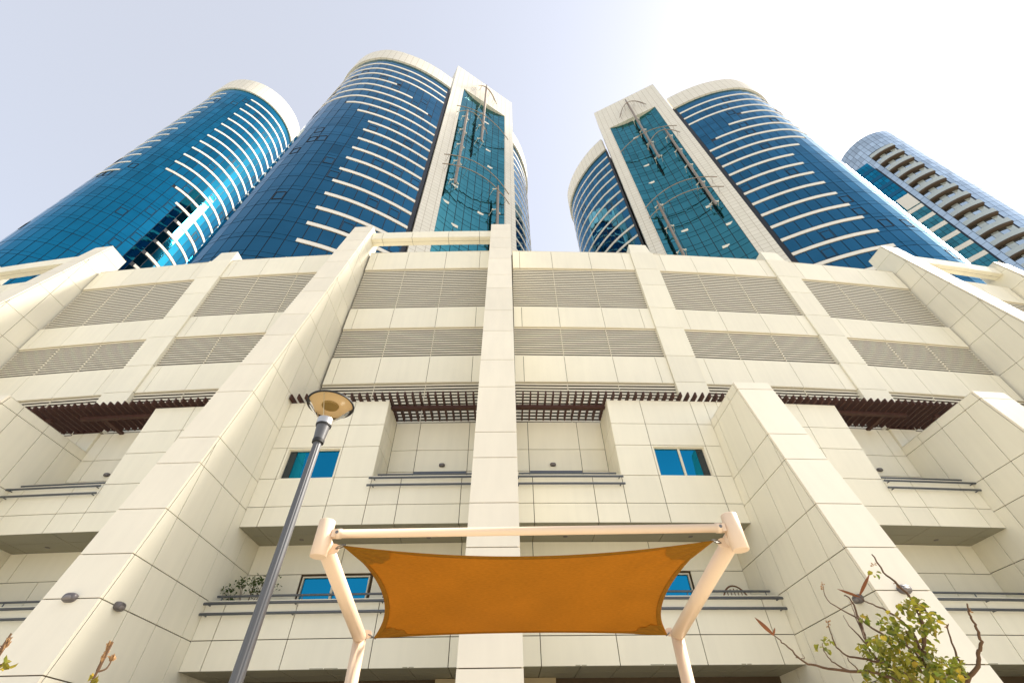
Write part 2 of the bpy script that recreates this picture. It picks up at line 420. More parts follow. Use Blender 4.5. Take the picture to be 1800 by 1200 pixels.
# roof deck of the podium
deck = MB()
SS = [finc(-4.2) + i * (finc(4.2) - finc(-4.2)) / 24 for i in range(25)]
V = [W(s, DU - .45, 23.3) for s in SS] + [W(s, -60, 23.3) for s in SS]
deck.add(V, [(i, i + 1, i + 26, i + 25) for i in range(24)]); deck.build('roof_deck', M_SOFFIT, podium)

# --- wall behind and pergola above the short fins
for i in range(-4, 5):
    if i in TALL: continue
    c = finc(i); dw = 0.0 if i == 1 else DU + .08
    wl = obj('wall', *hexa(c - HW, c + HW, DU - .2, dw - .036, 11.03, 11.85), M_PANEL, podium)
    wgrid(wl, [c - HW, c - .1, c + HW], [11.03, 11.86], dw)
    pb = obj('pergola_bearer', *hexa(c - HW, c + HW, DU + .02, DU + .09, 11.87, 12.0), M_BROWN, podium)
    for q in range(4):
        s = c - HW + .2 + q * .245
        V, Fc = hexa(s - .024, s + .024, DU + .09, .27, 11.863, 12.06); piece('pergola_slat', V, Fc, M_BROWN, pb)
# --- lower storeys
TOPW = 11.86
def window(par, s0, s1, z0, z1, d, mull=.5, dark=None, name='window'):
    """frame with two panes set in an opening"""
    fr = MB(); t = .035
    for q in ((s0, s0 + t, z0, z1), (s1 - t, s1, z0, z1), (s0 + t, s1 - t, z1 - t, z1), (s0 + t, s1 - t, z0, z0 + t * .8)):
        fr.add(*hexa(q[0], q[1], d - .1, d + .0, q[2], q[3]))
    sm = s0 + (s1 - s0) * mull
    fr.add(*hexa(sm - .035, sm + .035, d - .1, d - .015, z0 + t * .8, z1 - t))
    f_ = fr.build(name, M_FRAME, par)
    for j, (p0, p1) in enumerate(((s0 + t, sm - .035), (sm + .035, s1 - t))):
        tilt = random.uniform(-.006, .006)
        V = [W(p0, d - .064, z0 + .025), W(p1, d - .064 + tilt, z0 + .025), W(p1, d - .064 + tilt, z1 - t), W(p0, d - .064, z1 - t)]
        obj('pane', *prism(V, W(p0, -.01, 0) - W(p0, 0, 0)), M_WIN, f_)
    if dark:                                 # dark sheet over the pane stands in for room shade at an open sash
        wd = (s1 - s0) * .13
        q0, q1 = (s1 - t - wd, s1 - t) if dark > 0 else (s0 + t, s0 + t + wd)
        obj('gap_shade_sheet', *hexa(q0, q1, d - .062, d - .05, z0 + .028, z1 - t), M_WIND, f_)
    return f_
def lower_bay(k):
    a, b = bay(k); c0, c1 = finc(k), finc(k + 1)
    mir = k in (0, -2, 2)                    # solid part beside the right-hand fin
    outer = k not in (-1, 0)
    def X(o):                                # offset from the fin that carries the solid part
        return c1 - o if mir else c0 + o
    def rng(o0, o1):
        p, q = X(o0), X(o1); return (p, q) if p < q else (q, p)
    E = 4.42 if outer else 4.13              # where the recess starts
    J = [HW, 1.08, 2.93, E]
    JB = [5.33, 6.98] if outer else [5.06, 6.94]
    END = 8.045 - HW
    def joints(lst): return sorted(X(o) for o in lst)
    # second floor: solid block with a window
    s0, s1 = rng(HW, E)
    solid = obj('wall', *hexa(s0 + (.036 if mir else 0), s1 - (0 if mir else .036), DU - .2, -.14, 7.37, TOPW - .01), M_JOINT, podium)
    w0, w1 = rng(1.16, 2.87); wz0, wz1 = 8.88, 9.93
    J2 = rng(1.08, 2.93)
    wgrid(solid, joints(J), [7.35, 7.95, 8.87, 9.98, 10.84, TOPW], 0, skip=lambda s, z: J2[0] < s < J2[1] and 8.87 < z < 9.98)
    # recessed window opening: a box of reveal, frame and panes
    rv = MB()
    q0, q1 = J2
    rv.add(*hexa(q0 + .01, w0, -.14, -.004, 8.88, 9.97)); rv.add(*hexa(w1, q1 - .01, -.14, -.004, 8.88, 9.97)); rv.add(*hexa(w0, w1, -.14, -.008, wz1, 9.97)); rv.add(*hexa(w0, w1, -.14, -.006, 8.85, wz0))
    rv.build('window_surround', M_PANEL, solid)
    window(podium, w0, w1, wz0, wz1, -.055, dark=(1 if mir else -1))
    # reveal of the recess
    e = X(E); sg = -1 if mir else 1
    for d0, d1 in ((DU, -.7), (-.7, -.35), (-.35, 0)):
        for z0, z1 in ((8.87, 9.98), (9.98, 10.84), (10.84, TOPW)):
            P = [W(e, d0 + G, z0 + G), W(e, d1 - G, z0 + G), W(e, d1 - G, z1 - G), W(e, d0 + G, z1 - G)]
            if sg > 0: P = P[::-1]
            piece('panel', *prism(P, (W(e - sg * .035, 0, 0) - W(e, 0, 0))), M_PANEL, solid)
    # second floor balcony parapet
    r0, r1 = rng(E, END)
    par = obj('balcony_parapet', *hexa(r0, r1, -.2, -.036, 7.37, 8.86), M_JOINT, podium)
    wgrid(par, joints([E] + JB + [END]), [7.35, 7.95, 8.87], 0)
    V, Fc = hexa(r0, r1, -.22, .004, 8.871, 8.89); obj('parapet_cap', V, Fc, M_PANEL, par)
    # back wall of the recess and of the first floor balcony
    bw = obj('back_wall', *hexa(r0, r1, DU - .2, DU - .036, 7.4, TOPW - .01), M_JOINT, podium)
    wgrid(bw, joints([E] + JB + [END]), [7.4, 9.8, 10.66, TOPW], DU)
    if not outer:
        d0_, d1_ = rng(JB[0] + .02, JB[1] - .02)
        V, Fc = hexa(d0_, d1_, DU + .002, DU + .03, 9.72, 9.79); obj('door_head', V, Fc, M_RAIL, bw)
    lw = obj('back_wall', *hexa(a, b, DU - .2, DU - .036, 0, 7.39), M_JOINT, podium)
    LJ = sorted(X(o) for o in [HW, 2.2, 3.35, 5.3, 6.9, END])
    d0_, d1_ = rng(2.22, 4.32)
    LJ2 = sorted(X(o) for o in [HW, 2.2, 4.35, 5.9, END])
    wgrid(lw, LJ2, [3.95, 4.1, 6.49], DU, skip=lambda s, z: d0_ < s < d1_ and z > 4.1)
    wgrid(lw, sorted(X(o) for o in [HW, 3.3, 6.94, END]), [6.49, 7.36], DU)
    window(podium, d0_ + .05, d1_ - .05, 4.12, 6.42, DU + .02, .47)
    # sliding leaf partly open: dark gap
    g0, g1 = rng(4.05, 4.2)
    # first floor balcony: parapet over the whole bay
    p1 = obj('balcony_parapet', *hexa(a, b, -.2, -.036, 3.92, 5.39), M_JOINT, podium)
    wgrid(p1, sorted(X(o) for o in [HW, 1.08, 2.95, 5.06, 6.94, END]), [3.9, 4.53, 5.40], 0)
    V, Fc = hexa(a, b, -.22, .004, 5.401, 5.42); obj('parapet_cap', V, Fc, M_PANEL, p1)
    # soffits with tiles
    for zs_, din in ((7.35, DU), (3.9, DU - .25)):
        sf = obj('soffit', *hexa(a, b, din, -.04, zs_ + .03, zs_ + .2), M_JOINT, podium)
        SJ = sorted(X(o) for o in [HW, 1.08, 2.95, 5.06, 6.94, END])
        if zs_ < 5: SJ = sorted(SJ + [.5 * (SJ[q] + SJ[q + 1]) for q in (1, 2, 3)])
        for q in range(len(SJ) - 1):
            for e0, e1 in ((din, -.68), (-.68, -.0)):
                V, Fc = hexa(SJ[q] + G, SJ[q + 1] - G, e0 + G, e1 - (G if e1 < -.1 else .002), zs_ + .002, zs_ + .028)
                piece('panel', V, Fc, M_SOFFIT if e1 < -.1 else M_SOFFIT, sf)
        if zs_ > 5:
            for o in (2.05, 5.95):
                s = X(o); cc = W(s, -.98, zs_ - .012)
                V, Fc = lathe([(0.0, .0), (.05, .0), (.07, .006), (.075, .02)], cc, 20); obj('downlight', V, Fc, M_LIGHTC, sf)
    # ground floor front behind the soffit
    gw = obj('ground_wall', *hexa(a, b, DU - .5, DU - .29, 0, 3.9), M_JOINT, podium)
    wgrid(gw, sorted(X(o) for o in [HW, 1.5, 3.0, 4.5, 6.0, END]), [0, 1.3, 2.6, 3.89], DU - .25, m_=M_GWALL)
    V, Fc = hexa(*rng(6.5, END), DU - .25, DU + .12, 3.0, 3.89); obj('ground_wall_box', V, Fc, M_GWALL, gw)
    # railings
    def rails(s0, s1, zt, nm):
        x0, x1 = s0, s1
        n_ = 10
        def run(sa, sb, d, z, rr):
            pts = [W(sa + (sb - sa) * t / n_, d, z) for t in range(n_ + 1)]
            return obj('rail', *tube(pts, rr, 10), M_RAIL, podium, smooth=False)
        r1_ = run(x0 + .12, x1 - .12, -.12, zt + .13, .028)
        r2_ = run(x0 - .06, x1 + .02, .11, zt - .10, .033)
        r3_ = run(x0 - .08, x1 + .04, .11, zt - .34, .033)
        for rr_, dz in ((r2_, -.10), (r3_, -.34)):
            n2 = max(2, int((x1 - x0) / 1.9) + 1)
            for q in range(n2):
                s = x0 + .1 + (x1 - x0 - .2) * q / (n2 - 1)
                V, Fc = tube([W(s, -.01, zt + dz - .02), W(s, .11, zt + dz - .02)], .016, 8); obj('bracket', V, Fc, M_RAIL, rr_)
        n2 = max(2, int((x1 - x0) / 1.9) + 1)
        for q in range(n2):
            s = x0 + .25 + (x1 - x0 - .5) * q / (n2 - 1)
            V, Fc = tube([W(s, -.12, zt + .0), W(s, -.12, zt + .13)], .014, 8); obj('bracket', V, Fc, M_RAIL, r1_)
    rr0, rr1 = rng(E, END)
    rails(rr0, rr1, 8.87, 'u')
    rails(a + .02, b - .02, 5.42, 'l')
    # pergola over the recess, slats run on across the solid roof
    pg = MB()
    x0, x1 = rng(E, END)
    pg.add(*hexa(x0 + .005, x1 - .005, -.44, -.30, TOPW - .10, TOPW + .02))
    pb = pg.build('pergola_beam', M_BROWN, podium)
    if outer:
        q0, q1 = rng(END - .95, END - .80)
        V, Fc = hexa(q0, q1, DU, -.44, TOPW - .085, TOPW + .0); obj('pergola_brace', V, Fc, M_BROWN, podium)
    n = int((b - a - .12) / .262)
    for q in range(n + 1):
        s = a + .06 + q * (b - a - .12) / n
        V, Fc = hexa(s - .024, s + .024, DU + .09, .27, TOPW + .003, TOPW + .20); piece('pergola_slat', V, Fc, M_BROWN, pb)
    # roof of the solid block
    V, Fc = hexa(s0, s1, DU, -.02, TOPW - .03, TOPW - .004); obj('roof', V, Fc, M_PANEL, podium)
for k in range(-4, 4): lower_bay(k)
flush_now = True

# ================================================================== TOWERS
FL = 3.5
def catmull(P, n=12):
    out = []
    for i in range(len(P) - 1):
        p0 = P[max(i - 1, 0)]; p1 = P[i]; p2 = P[i + 1]; p3 = P[min(i + 2, len(P) - 1)]
        for k in range(n):
            t = k / n
            out.append(tuple(.5 * ((2 * p1[j]) + (-p0[j] + p2[j]) * t + (2 * p0[j] - 5 * p1[j] + 4 * p2[j] - p3[j]) * t * t + (-p0[j] + 3 * p1[j] - 3 * p2[j] + p3[j]) * t ** 3) for j in (0, 1)))
    out.append(P[-1]); return out
class Curve:
    """plan curve in world metres, sampled by arc length; outside is on the left-hand normal 'nrm'"""
    def __init__(s, pts, outside):
        s.P = [Vector((p[0], p[1], 0)) for p in pts]; s.L = [0]
        for i in range(1, len(s.P)): s.L.append(s.L[-1] + (s.P[i] - s.P[i - 1]).length)
        s.len = s.L[-1]; s.out = Vector((outside[0], outside[1], 0))
    def at(s, l, off=0, z=0):
        l = min(max(l, 0), s.len)
        i = 0; hi = len(s.L) - 2; lo = 0
        while lo < hi:
            mid = (lo + hi + 1) // 2
            if s.L[mid] <= l: lo = mid
            else: hi = mid - 1
        i = lo; t = (l - s.L[i]) / max(1e-9, s.L[i + 1] - s.L[i])
        p = s.P[i].lerp(s.P[i + 1], t); q = (s.P[i + 1] - s.P[i]).normalized(); n = Vector((-q.y, q.x, 0))
        if n.dot(p - s.out) < 0: n = -n
        p = p + n * off; return Vector((p.x, p.y, z))
    def l_of_az(s, az):
        """arc length where the curve is first met at azimuth az (degrees, clockwise from +Y)"""
        best = None
        for i in range(len(s.P) - 1):
            a0 = math.degrees(math.atan2(s.P[i].x, s.P[i].y)) - az; a1 = math.degrees(math.atan2(s.P[i + 1].x, s.P[i + 1].y)) - az
            if a0 * a1 <= 0 and a0 != a1:
                return s.L[i] + (s.L[i + 1] - s.L[i]) * a0 / (a0 - a1)
        return None
def cquad(cv, l0, l1, z0, z1, off, th, seg=1, jit=0):
    """slab that follows the curve"""
    V = []; Fc = []; n = seg + 1
    ls = [l0 + (l1 - l0) * k / seg for k in range(n)]
    j = [random.uniform(-jit, jit) for _ in range(4)]
    f0 = [cv.at(l, off, z0) for l in ls]; f1 = [cv.at(l, off, z1) for l in ls]
    if jit:
        f0[0] = cv.at(ls[0], off + j[0], z0); f0[-1] = cv.at(ls[-1], off + j[1], z0); f1[0] = cv.at(ls[0], off + j[2], z1); f1[-1] = cv.at(ls[-1], off + j[0] * -1 + j[1] + j[2], z1)
    b0 = [cv.at(l, off - th, z0) for l in ls]; b1 = [cv.at(l, off - th, z1) for l in ls]
    V = f0 + f1 + b0 + b1
    # orientation: make the front face outwards
    e = (f0[1] - f0[0]).cross(Vector((0, 0, 1))); outw = f0[0] - b0[0]
    for k in range(seg):
        Fc += [(k, k + 1, n + k + 1, n + k), (2 * n + k + 1, 2 * n + k, 3 * n + k, 3 * n + k + 1), (n + k, n + k + 1, 3 * n + k + 1, 3 * n + k), (k + 1, k, 2 * n + k, 2 * n + k + 1)]
    Fc += [(0, n, 3 * n, 2 * n), (seg, 2 * n + seg, 3 * n + seg, n + seg)]
    if e.dot(outw) < 0: Fc = [tuple(reversed(f)) for f in Fc]
    return V, Fc
def curtain(t, cv, l0, l1, ztop, zbot, cw, gm, skipband=None, framed=.12, vis=2.62, jit=.011, off=.05):
    """panes between l0 and l1: per floor one vision pane and one spandrel pane"""
    n = max(1, round((l1 - l0) / cw)); st = (l1 - l0) / n; g = .045
    z = ztop; k = 0; frames = MB()
    while z > zbot:
        # floor k hangs below band centre z
        for q in range(n):
            a, b = l0 + q * st + g, l0 + (q + 1) * st - g
            lm = .5 * (a + b)
            V, Fc = cquad(cv, a, b, z - .44 - vis, z - .44 - g, off, .03, 1, jit); piece('pane', V, Fc, gm, t)
            if not (skipband and skipband(k, lm)):
                V, Fc = cquad(cv, a, b, z - .44 + g, z + .44 - g, off, .03, 1, jit); piece('spandrel_pane', V, Fc, gm, t)
            if random.random() < framed:
                zz0, zz1 = z - .44 - vis + .12, z - .44 - .75
                for (p, r_, y0, y1) in ((a + .06, a + .13, zz0, zz1), (b - .13, b - .06, zz0, zz1), (a + .13, b - .13, zz1 - .07, zz1), (a + .13, b - .13, zz0, zz0 + .07)):
                    frames.add(*cquad(cv, p, r_, y0, y1, off + .035, .05))
        z -= FL; k += 1
    if frames.V:
        o = frames.build('casement_frames', M_MULL, t); o['kind'] = 'stuff'
def wallstrip(cv, l0, l1, z0, z1, off, th, step, parent, name, material):
    """clad strip with metre UVs"""
    mb = MB(); n = max(1, int((l1 - l0) / step))
    V, Fc = cquad(cv, l0, l1, z0, z1, off, th, n)
    uv = []
    for f in Fc:
        uv.append([((l0 + (l1 - l0) * (i % (n + 1)) / n), V[i].z) for i in f])
    return obj(name, V, Fc, material, parent, uv)

OUTER = [(8.25, .35), (12.5, .3), (17, .8), (21.7, 2.2), (24.7, 4.2), (27.0, 7.0), (28.3, 11), (27.8, 16), (24.5, 21), (18, 25)]
INNER = [(-8.4, 2.3), (-12.7, 4.1), (-17.1, 7.1), (-20.3, 10.6), (-21.8, 13.8), (-22, 18), (-19, 23)]
ZT = 109.9                                   # centre of the topmost white band
def build_portal_tower(name, O, ud, vd, label, bands_l, bands_r, ink, zbot):
    def L(u, v): return (O[0] + ud[0] * u + vd[0] * v, O[1] + ud[1] * u + vd[1] * v)
    def L3(u, v, z): p = L(u, v); return Vector((p[0], p[1], z))
    inn = [(u if i == 0 else -8.4 + (u + 8.4) * ink, v) for i, (u, v) in enumerate(INNER)]
    oc = catmull([L(*p) for p in OUTER]); ic = catmull([L(*p) for p in inn])
    ctr = L(2, 14)
    t = thing(name, (ctr[0], ctr[1], 23.3), label, 'tower')
    co = Curve(oc, ctr); ci = Curve(ic, ctr)
    loop = ic[::-1] + [L(-8.0, 5.0), L(8.0, 5.0)] + oc
    n = len(loop); V = [Vector((p[0], p[1], 23.3)) for p in loop] + [Vector((p[0], p[1], 114)) for p in loop]
    Fc = [(i, (i + 1) % n, n + (i + 1) % n, n + i) for i in range(n)] + [tuple(range(2 * n - 1, n - 1, -1))]
    obj('core', V, Fc, M_MULL, t)
    # --- outer face
    LS = .55; LE = co.len * .86
    def blim(k):
        """start and end (arc length from the portal) of the white band of floor k"""
        s = LS; e = LE
        if k in bands_r: s = bands_r[k]
        if k == 7: e = bands_l[1]
        elif k == 8: e = bands_l[2]
        elif k >= 9: e = bands_l[0]
        return s, e
    def skip(k, l):
        s, e = blim(k); return s - .4 < l < e + .1
    curtain(t, co, LS, LE, ZT, zbot, 1.42, M_GA, skip)
    k = 0; z = ZT
    while z > zbot:
        s, e = blim(k)
        V, Fc = cquad(co, s, e, z - .30, z + .30, .10, .14, max(2, int((e - s) / 1.2))); obj('white_band', V, Fc, M_WHITE, t)
        z -= FL; k += 1
    # --- inner face
    LSi = .4; LEi = ci.len * .9
    def skipi(k, l): return l < LEi
    curtain(t, ci, LSi, LEi, ZT, zbot, 1.42, M_GA, skipi, framed=.05)
    k = 0; z = ZT
    while z > zbot:
        s = LSi
        V, Fc = cquad(ci, s, LEi, z - .30, z + .30, .10, .14, max(2, int((LEi - s) / 1.2))); obj('white_band', V, Fc, M_WHITE, t)
        z -= FL; k += 1
    # --- crown
    wallstrip(co, .2, co.len, 113.3, 119.9, .42, .8, .9, t, 'crown', M_CROWN)
    wallstrip(ci, .2, ci.len, 113.3, 119.9, .42, .8, .9, t, 'crown', M_CROWN)
    # closing glass row just under the crown
    V, Fc = cquad(co, LS, LE, ZT + .46, 113.28, .05, .03, 24); obj('top_glazing', V, Fc, M_GA, t)
    V, Fc = cquad(ci, LSi, LEi, ZT + .46, 113.28, .05, .03, 20); obj('top_glazing', V, Fc, M_GA, t)
    # --- portal: frame of two piers and a head, concave glass between
    PT = 132.6; GT = 118.9; UO, UI = 8.05, -8.05; GO, GI = 5.35, -5.85
    def pier(u0, u1, z0, z1, v0, v1, nm):
        P = [(u0, v0), (u1, v0), (u1, v1), (u0, v1)]
        V = [L3(u, v, z) for z in (z0, z1) for u, v in P]
        Fc = [(0, 1, 5, 4), (1, 2, 6, 5), (2, 3, 7, 6), (3, 0, 4, 7), (4, 5, 6, 7), (3, 2, 1, 0)]
        flip = (ud[0] * vd[1] - ud[1] * vd[0]) < 0
        if flip: Fc = [tuple(reversed(f)) for f in Fc]
        uv = []
        for f in Fc:
            uv.append([((P[i % 4][0] + P[i % 4][1]), V[i].z) for i in f])
        return obj(nm, V, Fc, M_CROWN, t, uv)
    pier(GO, UO, 23.3, PT, 0, 3.0, 'portal_pier'); pier(UI, GI, 23.3, PT, 0, 3.6, 'portal_pier')
    pier(GI + .002, GO - .002, GT, PT, .003, 3.0, 'portal_head')
    # concave curtain
    pc = []
    for q in range(25):
        u = GO + (GI - GO) * q / 24; x = (u - (GO + GI) / 2) / ((GO - GI) / 2)
        pc.append(L(u, .12 + .75 * (1 - x * x)))
    far = L(0, -60)
    cp = Curve(pc, L(0, 200))
    V, Fc = cquad(cp, 0, cp.len, 23.3, GT, -.05, .2, 24); obj('portal_backing', V, Fc, M_MULL, t)
    nC = 8; st = cp.len / nC; g = .05
    z = GT; row = 0
    while z > zbot:
        for hgt in (2.3, 1.2):
            for q in range(nC):
                V, Fc = cquad(cp, q * st + g, (q + 1) * st - g, z - hgt + g, z - g, .02, .03, 2, .01); piece('portal_pane', V, Fc, M_GT, t)
            z -= hgt
    # small open white casements
    for u, zc in ((-1.55, 109.2), (-2.3, 94.7), (-2.9, 87.3), (3.44, 72.2), (-1.7, 68.6), (4.5, 65.4), (2.4, 60.9)):
        x = (u - (GO + GI) / 2) / ((GO - GI) / 2); v = .12 + .75 * (1 - x * x)
        V = [L3(u - .55, v - .03, zc - .22), L3(u + .55, v - .03, zc - .22), L3(u + .55, v - .16, zc + .2), L3(u - .55, v - .16, zc + .2)]
        obj('open_casement', *prism(V, Vector((vd[0], vd[1], 0)) * .05), M_WHITE, t)
    # --- masts with bowed spars
    def mast(u, z0, z1, rr=.24):
        mo = obj('mast', *tube([L3(u, -1.1, z0), L3(u, -1.1, z0 + .6), L3(u, -1.1, z1 - 2.5), L3(u, -1.1, z1)], [rr * .6, rr, rr, rr * .55], 14), M_METAL, t)
        zz = z0 + 1.5
        while zz < min(z1, GT) - 1:
            mb = MB()
            for sg in (-1, 1):
                mb.add(*tube([L3(u, -1.1, zz), L3(u + sg * .62, -.6, zz)], .09, 8)); mb.add(*tube([L3(u + sg * .62, -.6, zz), L3(u + sg * .62, .75, zz)], .05, 6))
                c = L3(u + sg * .62, -.62, zz)
                mb.add(*tube([c - Vector((ud[0], ud[1], 0)) * .16, c + Vector((ud[0], ud[1], 0)) * .16], .14, 8))
            mb.build('bracket', M_WHITE, mo); zz += 7.2
        return mo
    mast(.2, 92, 128.5); mast(4.0, 69.5, 103.5); mast(-3.8, 24.5, 77.5)
    def bow(u0, z0, um, zm, u1, z1, bulge, mo_=None):
        pts = []
        for q in range(17):
            x = q / 16; u = u0 + (u1 - u0) * x
            k_ = 1 - (2 * x - 1) ** 2; z = (z0 + (z1 - z0) * x) + (zm - .5 * (z0 + z1)) * k_
            pts.append(L3(u, -1.0 - bulge * k_, z))
        obj('bow_spar', *tube(pts, .085, 8), M_METAL, t)
        mb = MB()
        for q in (1, 5, 11, 15):
            p = pts[q]; mb.add(*tube([p, p + Vector((vd[0], vd[1], 0)) * (1.05 + bulge * .8)], .028, 6))
        mb.build('spar_stay', M_METAL, t)
    bow(3.7, 119.9, .3, 124.9, -2.9, 119.6, .5); bow(3.2, 121.2, .3, 125.6, -2.4, 121.0, .25)
    bow(6.4, 102.3, .4, 103.6, -6.1, 101.8, 1.0); bow(6.1, 98.8, 3.0, 101.4, -1.0, 97.6, .9)
    bow(6.65, 77.4, 0, 78.6, -6.1, 76.9, 1.2); bow(6.6, 73.8, 0, 74.8, -6.2, 73.4, 1.2)
    return t, co

A_O, A_U, A_V = (-5.77, 35.1), (-.833, -.553), (-.553, .833)
B_O, B_U, B_V = (30.4, 39.0), (.904, -.428), (.428, .904)
def outer_curve(O, ud, vd):
    pts = catmull([(O[0] + ud[0] * u + vd[0] * v, O[1] + ud[1] * u + vd[1] * v) for u, v in OUTER]); return Curve(pts, (O[0], O[1] + 14))
_c = outer_curve(A_O, A_U, A_V)
BL = [_c.l_of_az(a) for a in (-41.25, -47.84, -44.76)]
BR = {3: _c.l_of_az(-39.65), 4: _c.l_of_az(-33.59), 5: _c.l_of_az(-27.35)}
# bands 3-5 start away from the portal
build_portal_tower('glass_tower', A_O, A_U, A_V, 'blue oval glass tower whose white portal with masts rises behind the paired fins', BL, BR, .90, 24)
build_portal_tower('glass_tower', B_O, B_U, B_V, 'blue oval glass tower showing striped glass drum on both sides of its white portal', BL, BR, 1.0, 24)

# --- third tower: round, behind the left of the first
def round_curve(cx, cy, r_, a0, a1, n=90):
    return Curve([(cx + r_ * math.sin(a0 + (a1 - a0) * i / n), cy + r_ * math.cos(a0 + (a1 - a0) * i / n)) for i in range(n + 1)], (cx, cy))
def tower_c():
    cx, cy, r_ = -73.3, 47.0, 11.1
    t = thing('glass_tower', (cx, cy, 0), 'bright blue round glass tower standing behind the oval one, white crown and bands', 'tower')
    V, Fc = lathe([(r_, 0), (r_, 138), (0, 138)], (cx, cy, 0), 96); obj('core', V, Fc, M_MULL, t)
    face = math.atan2(-cx, -cy)
    cv = round_curve(cx, cy, r_, face - R(115), face + R(115))
    # on this arc the right-hand side (seen from the street) comes first
    def l_az(a): return cv.l_of_az(a)
    ls = [(cv.at(l).x, cv.at(l).y, l) for l in [cv.len * q / 400 for q in range(401)]]
    def near(az):
        best = None
        for x, y, l in ls:
            a = math.degrees(math.atan2(x, y)); d = math.hypot(x, y)
            if abs(a - az) < .25 and (best is None or d < best[0]): best = (d, l)
        return best[1]
    zt = 131.9
    l0 = near(-61.1); l1 = near(-58.75); l2 = near(-56.95); l3 = near(-55.2)
    rightend = 0 if abs(cv.at(0).x) < abs(cv.at(cv.len).x) else cv.len
    left_l = near(-64.0)
    def lim(k):
        if k <= 12: return l0
        return {13: l1, 14: l2}.get(k, l3)
    def inband(k, l):
        a = lim(k); lo, hi = (rightend, a) if rightend < a else (a, rightend)
        return lo - .1 < l < hi + .1
    curtain(t, cv, 0, cv.len, zt, 20, 1.35, M_GC, inband, framed=.05)
    z = zt; k = 0
    while z > 20:
        a = lim(k); lo, hi = (rightend, a) if rightend < a else (a, rightend)
        V, Fc = cquad(cv, lo, hi, z - .30, z + .30, .10, .14, 20); obj('white_band', V, Fc, M_WHITE, t)
        if k <= 13:
            other = cv.len - rightend; lo2, hi2 = (other, left_l) if other < left_l else (left_l, other)
            V, Fc = cquad(cv, lo2, hi2, z - .85, z - .4, .11, .15, 14); obj('white_band', V, Fc, M_WHITE, t)
        z -= FL; k += 1
    V, Fc = cquad(cv, 0, cv.len, zt + .46, 135.3, .05, .03, 60); obj('top_glazing', V, Fc, M_GC, t)
    wallstrip(cv, 0, cv.len, 135.3, 142.6, .4, .8, .6, t, 'crown', M_CROWN)
tower_c()

# --- fourth tower: pale glass with curved balconies, at the far right
def tower_d():
    cx, cy, r_ = 94.3, 50.6, 7.2
    t = thing('balcony_tower', (cx, cy, 0), 'pale grey glass round tower with stacked brown curved balconies', 'tower')
    V, Fc = lathe([(r_, 0), (r_, 119.2), (0, 119.2)], (cx, cy, 0), 80); obj('core', V, Fc, M_MULL, t)
    face = math.atan2(-cx, -cy)
    cv = round_curve(cx, cy, r_, face - R(110), face + R(110))
    ls = [(cv.at(l).x, cv.at(l).y, l) for l in [cv.len * q / 400 for q in range(401)]]
    def near(az):
        best = None
        for x, y, l in ls:
            a = math.degrees(math.atan2(x, y)); d = math.hypot(x, y)
            if abs(a - az) < .2 and (best is None or d < best[0]): best = (d, l)
        return best[1]
    lb0, lb1 = sorted((near(62.25), near(64.55)))
    n = round(cv.len / .95); st = cv.len / n; g = .03
    z = 119.2; k = 0
    while z > 20:
        for hgt in (1.75, 1.75):
            for q in range(n):
                lm = (q + .5) * st
                if z < 112.3 and lb0 < lm < lb1: continue
                V, Fc = cquad(cv, q * st + g, (q + 1) * st - g, z - hgt + g, z - g, .05, .04, 1, .004); piece('pane', V, Fc, M_GD, t)
            z -= hgt
    zb = 109.9
    while zb > 20:
        V, Fc = cquad(cv, lb0, lb1, zb - .2, zb + .2, .75, .9, 14); sl = obj('balcony_slab', V, Fc, M_SLABBR, t)
        V, Fc = cquad(cv, lb0, lb1, zb + .22, zb + 1.3, .74, .04, 14); obj('balustrade', V, Fc, M_BALGLASS, sl)
        m_ = 4; s2 = (lb1 - lb0) / m_
        for q in range(m_):
            V, Fc = cquad(cv, lb0 + q * s2 + g, lb0 + (q + 1) * s2 - g, zb - FL + .3, zb - .3, .04, .04, 2); piece('balcony_door', V, Fc, M_GD if q % 2 else M_BALGLASS, t)
        zb -= FL
    # wing with white bands and teal windows beside the drum
    p0 = Vector((96.9 * math.sin(R(58.6)), 96.9 * math.cos(R(58.6)), 0)); p1 = Vector((97.9 * math.sin(R(61.35)), 97.9 * math.cos(R(61.35)), 0))
    wc = Curve([(p0.x, p0.y), (p1.x, p1.y)], (cx, cy))
    V, Fc = cquad(wc, 0, wc.len, 0, 108.6, 0, 6, 1); obj('wing', V, Fc, M_MULL, t)
    z = 108.6
    while z > 20:
        top = z > 93
        nn = 6; s3 = wc.len / nn
        for q in range(nn):
            for z0, z1 in ((z - 2.4, z - 1.2), (z - 1.2, z)):
                V, Fc = cquad(wc, q * s3 + .03, (q + 1) * s3 - .03, z0 + .03, z1 - .03, .05, .04, 1, .006); piece('pane', V, Fc, M_GC if top else M_GT, t)
        V, Fc = cquad(wc, 0, wc.len, z - FL + .03, z - 2.43, .1, .1, 1); obj('white_band', V, Fc, M_GA if top else M_WHITE, t)
        z -= FL
    V, Fc = cquad(wc, wc.len * .5, wc.len, 89, 93, .16, .1, 1); obj('white_panel', V, Fc, M_WHITE, t)
tower_d()
flush_pieces()

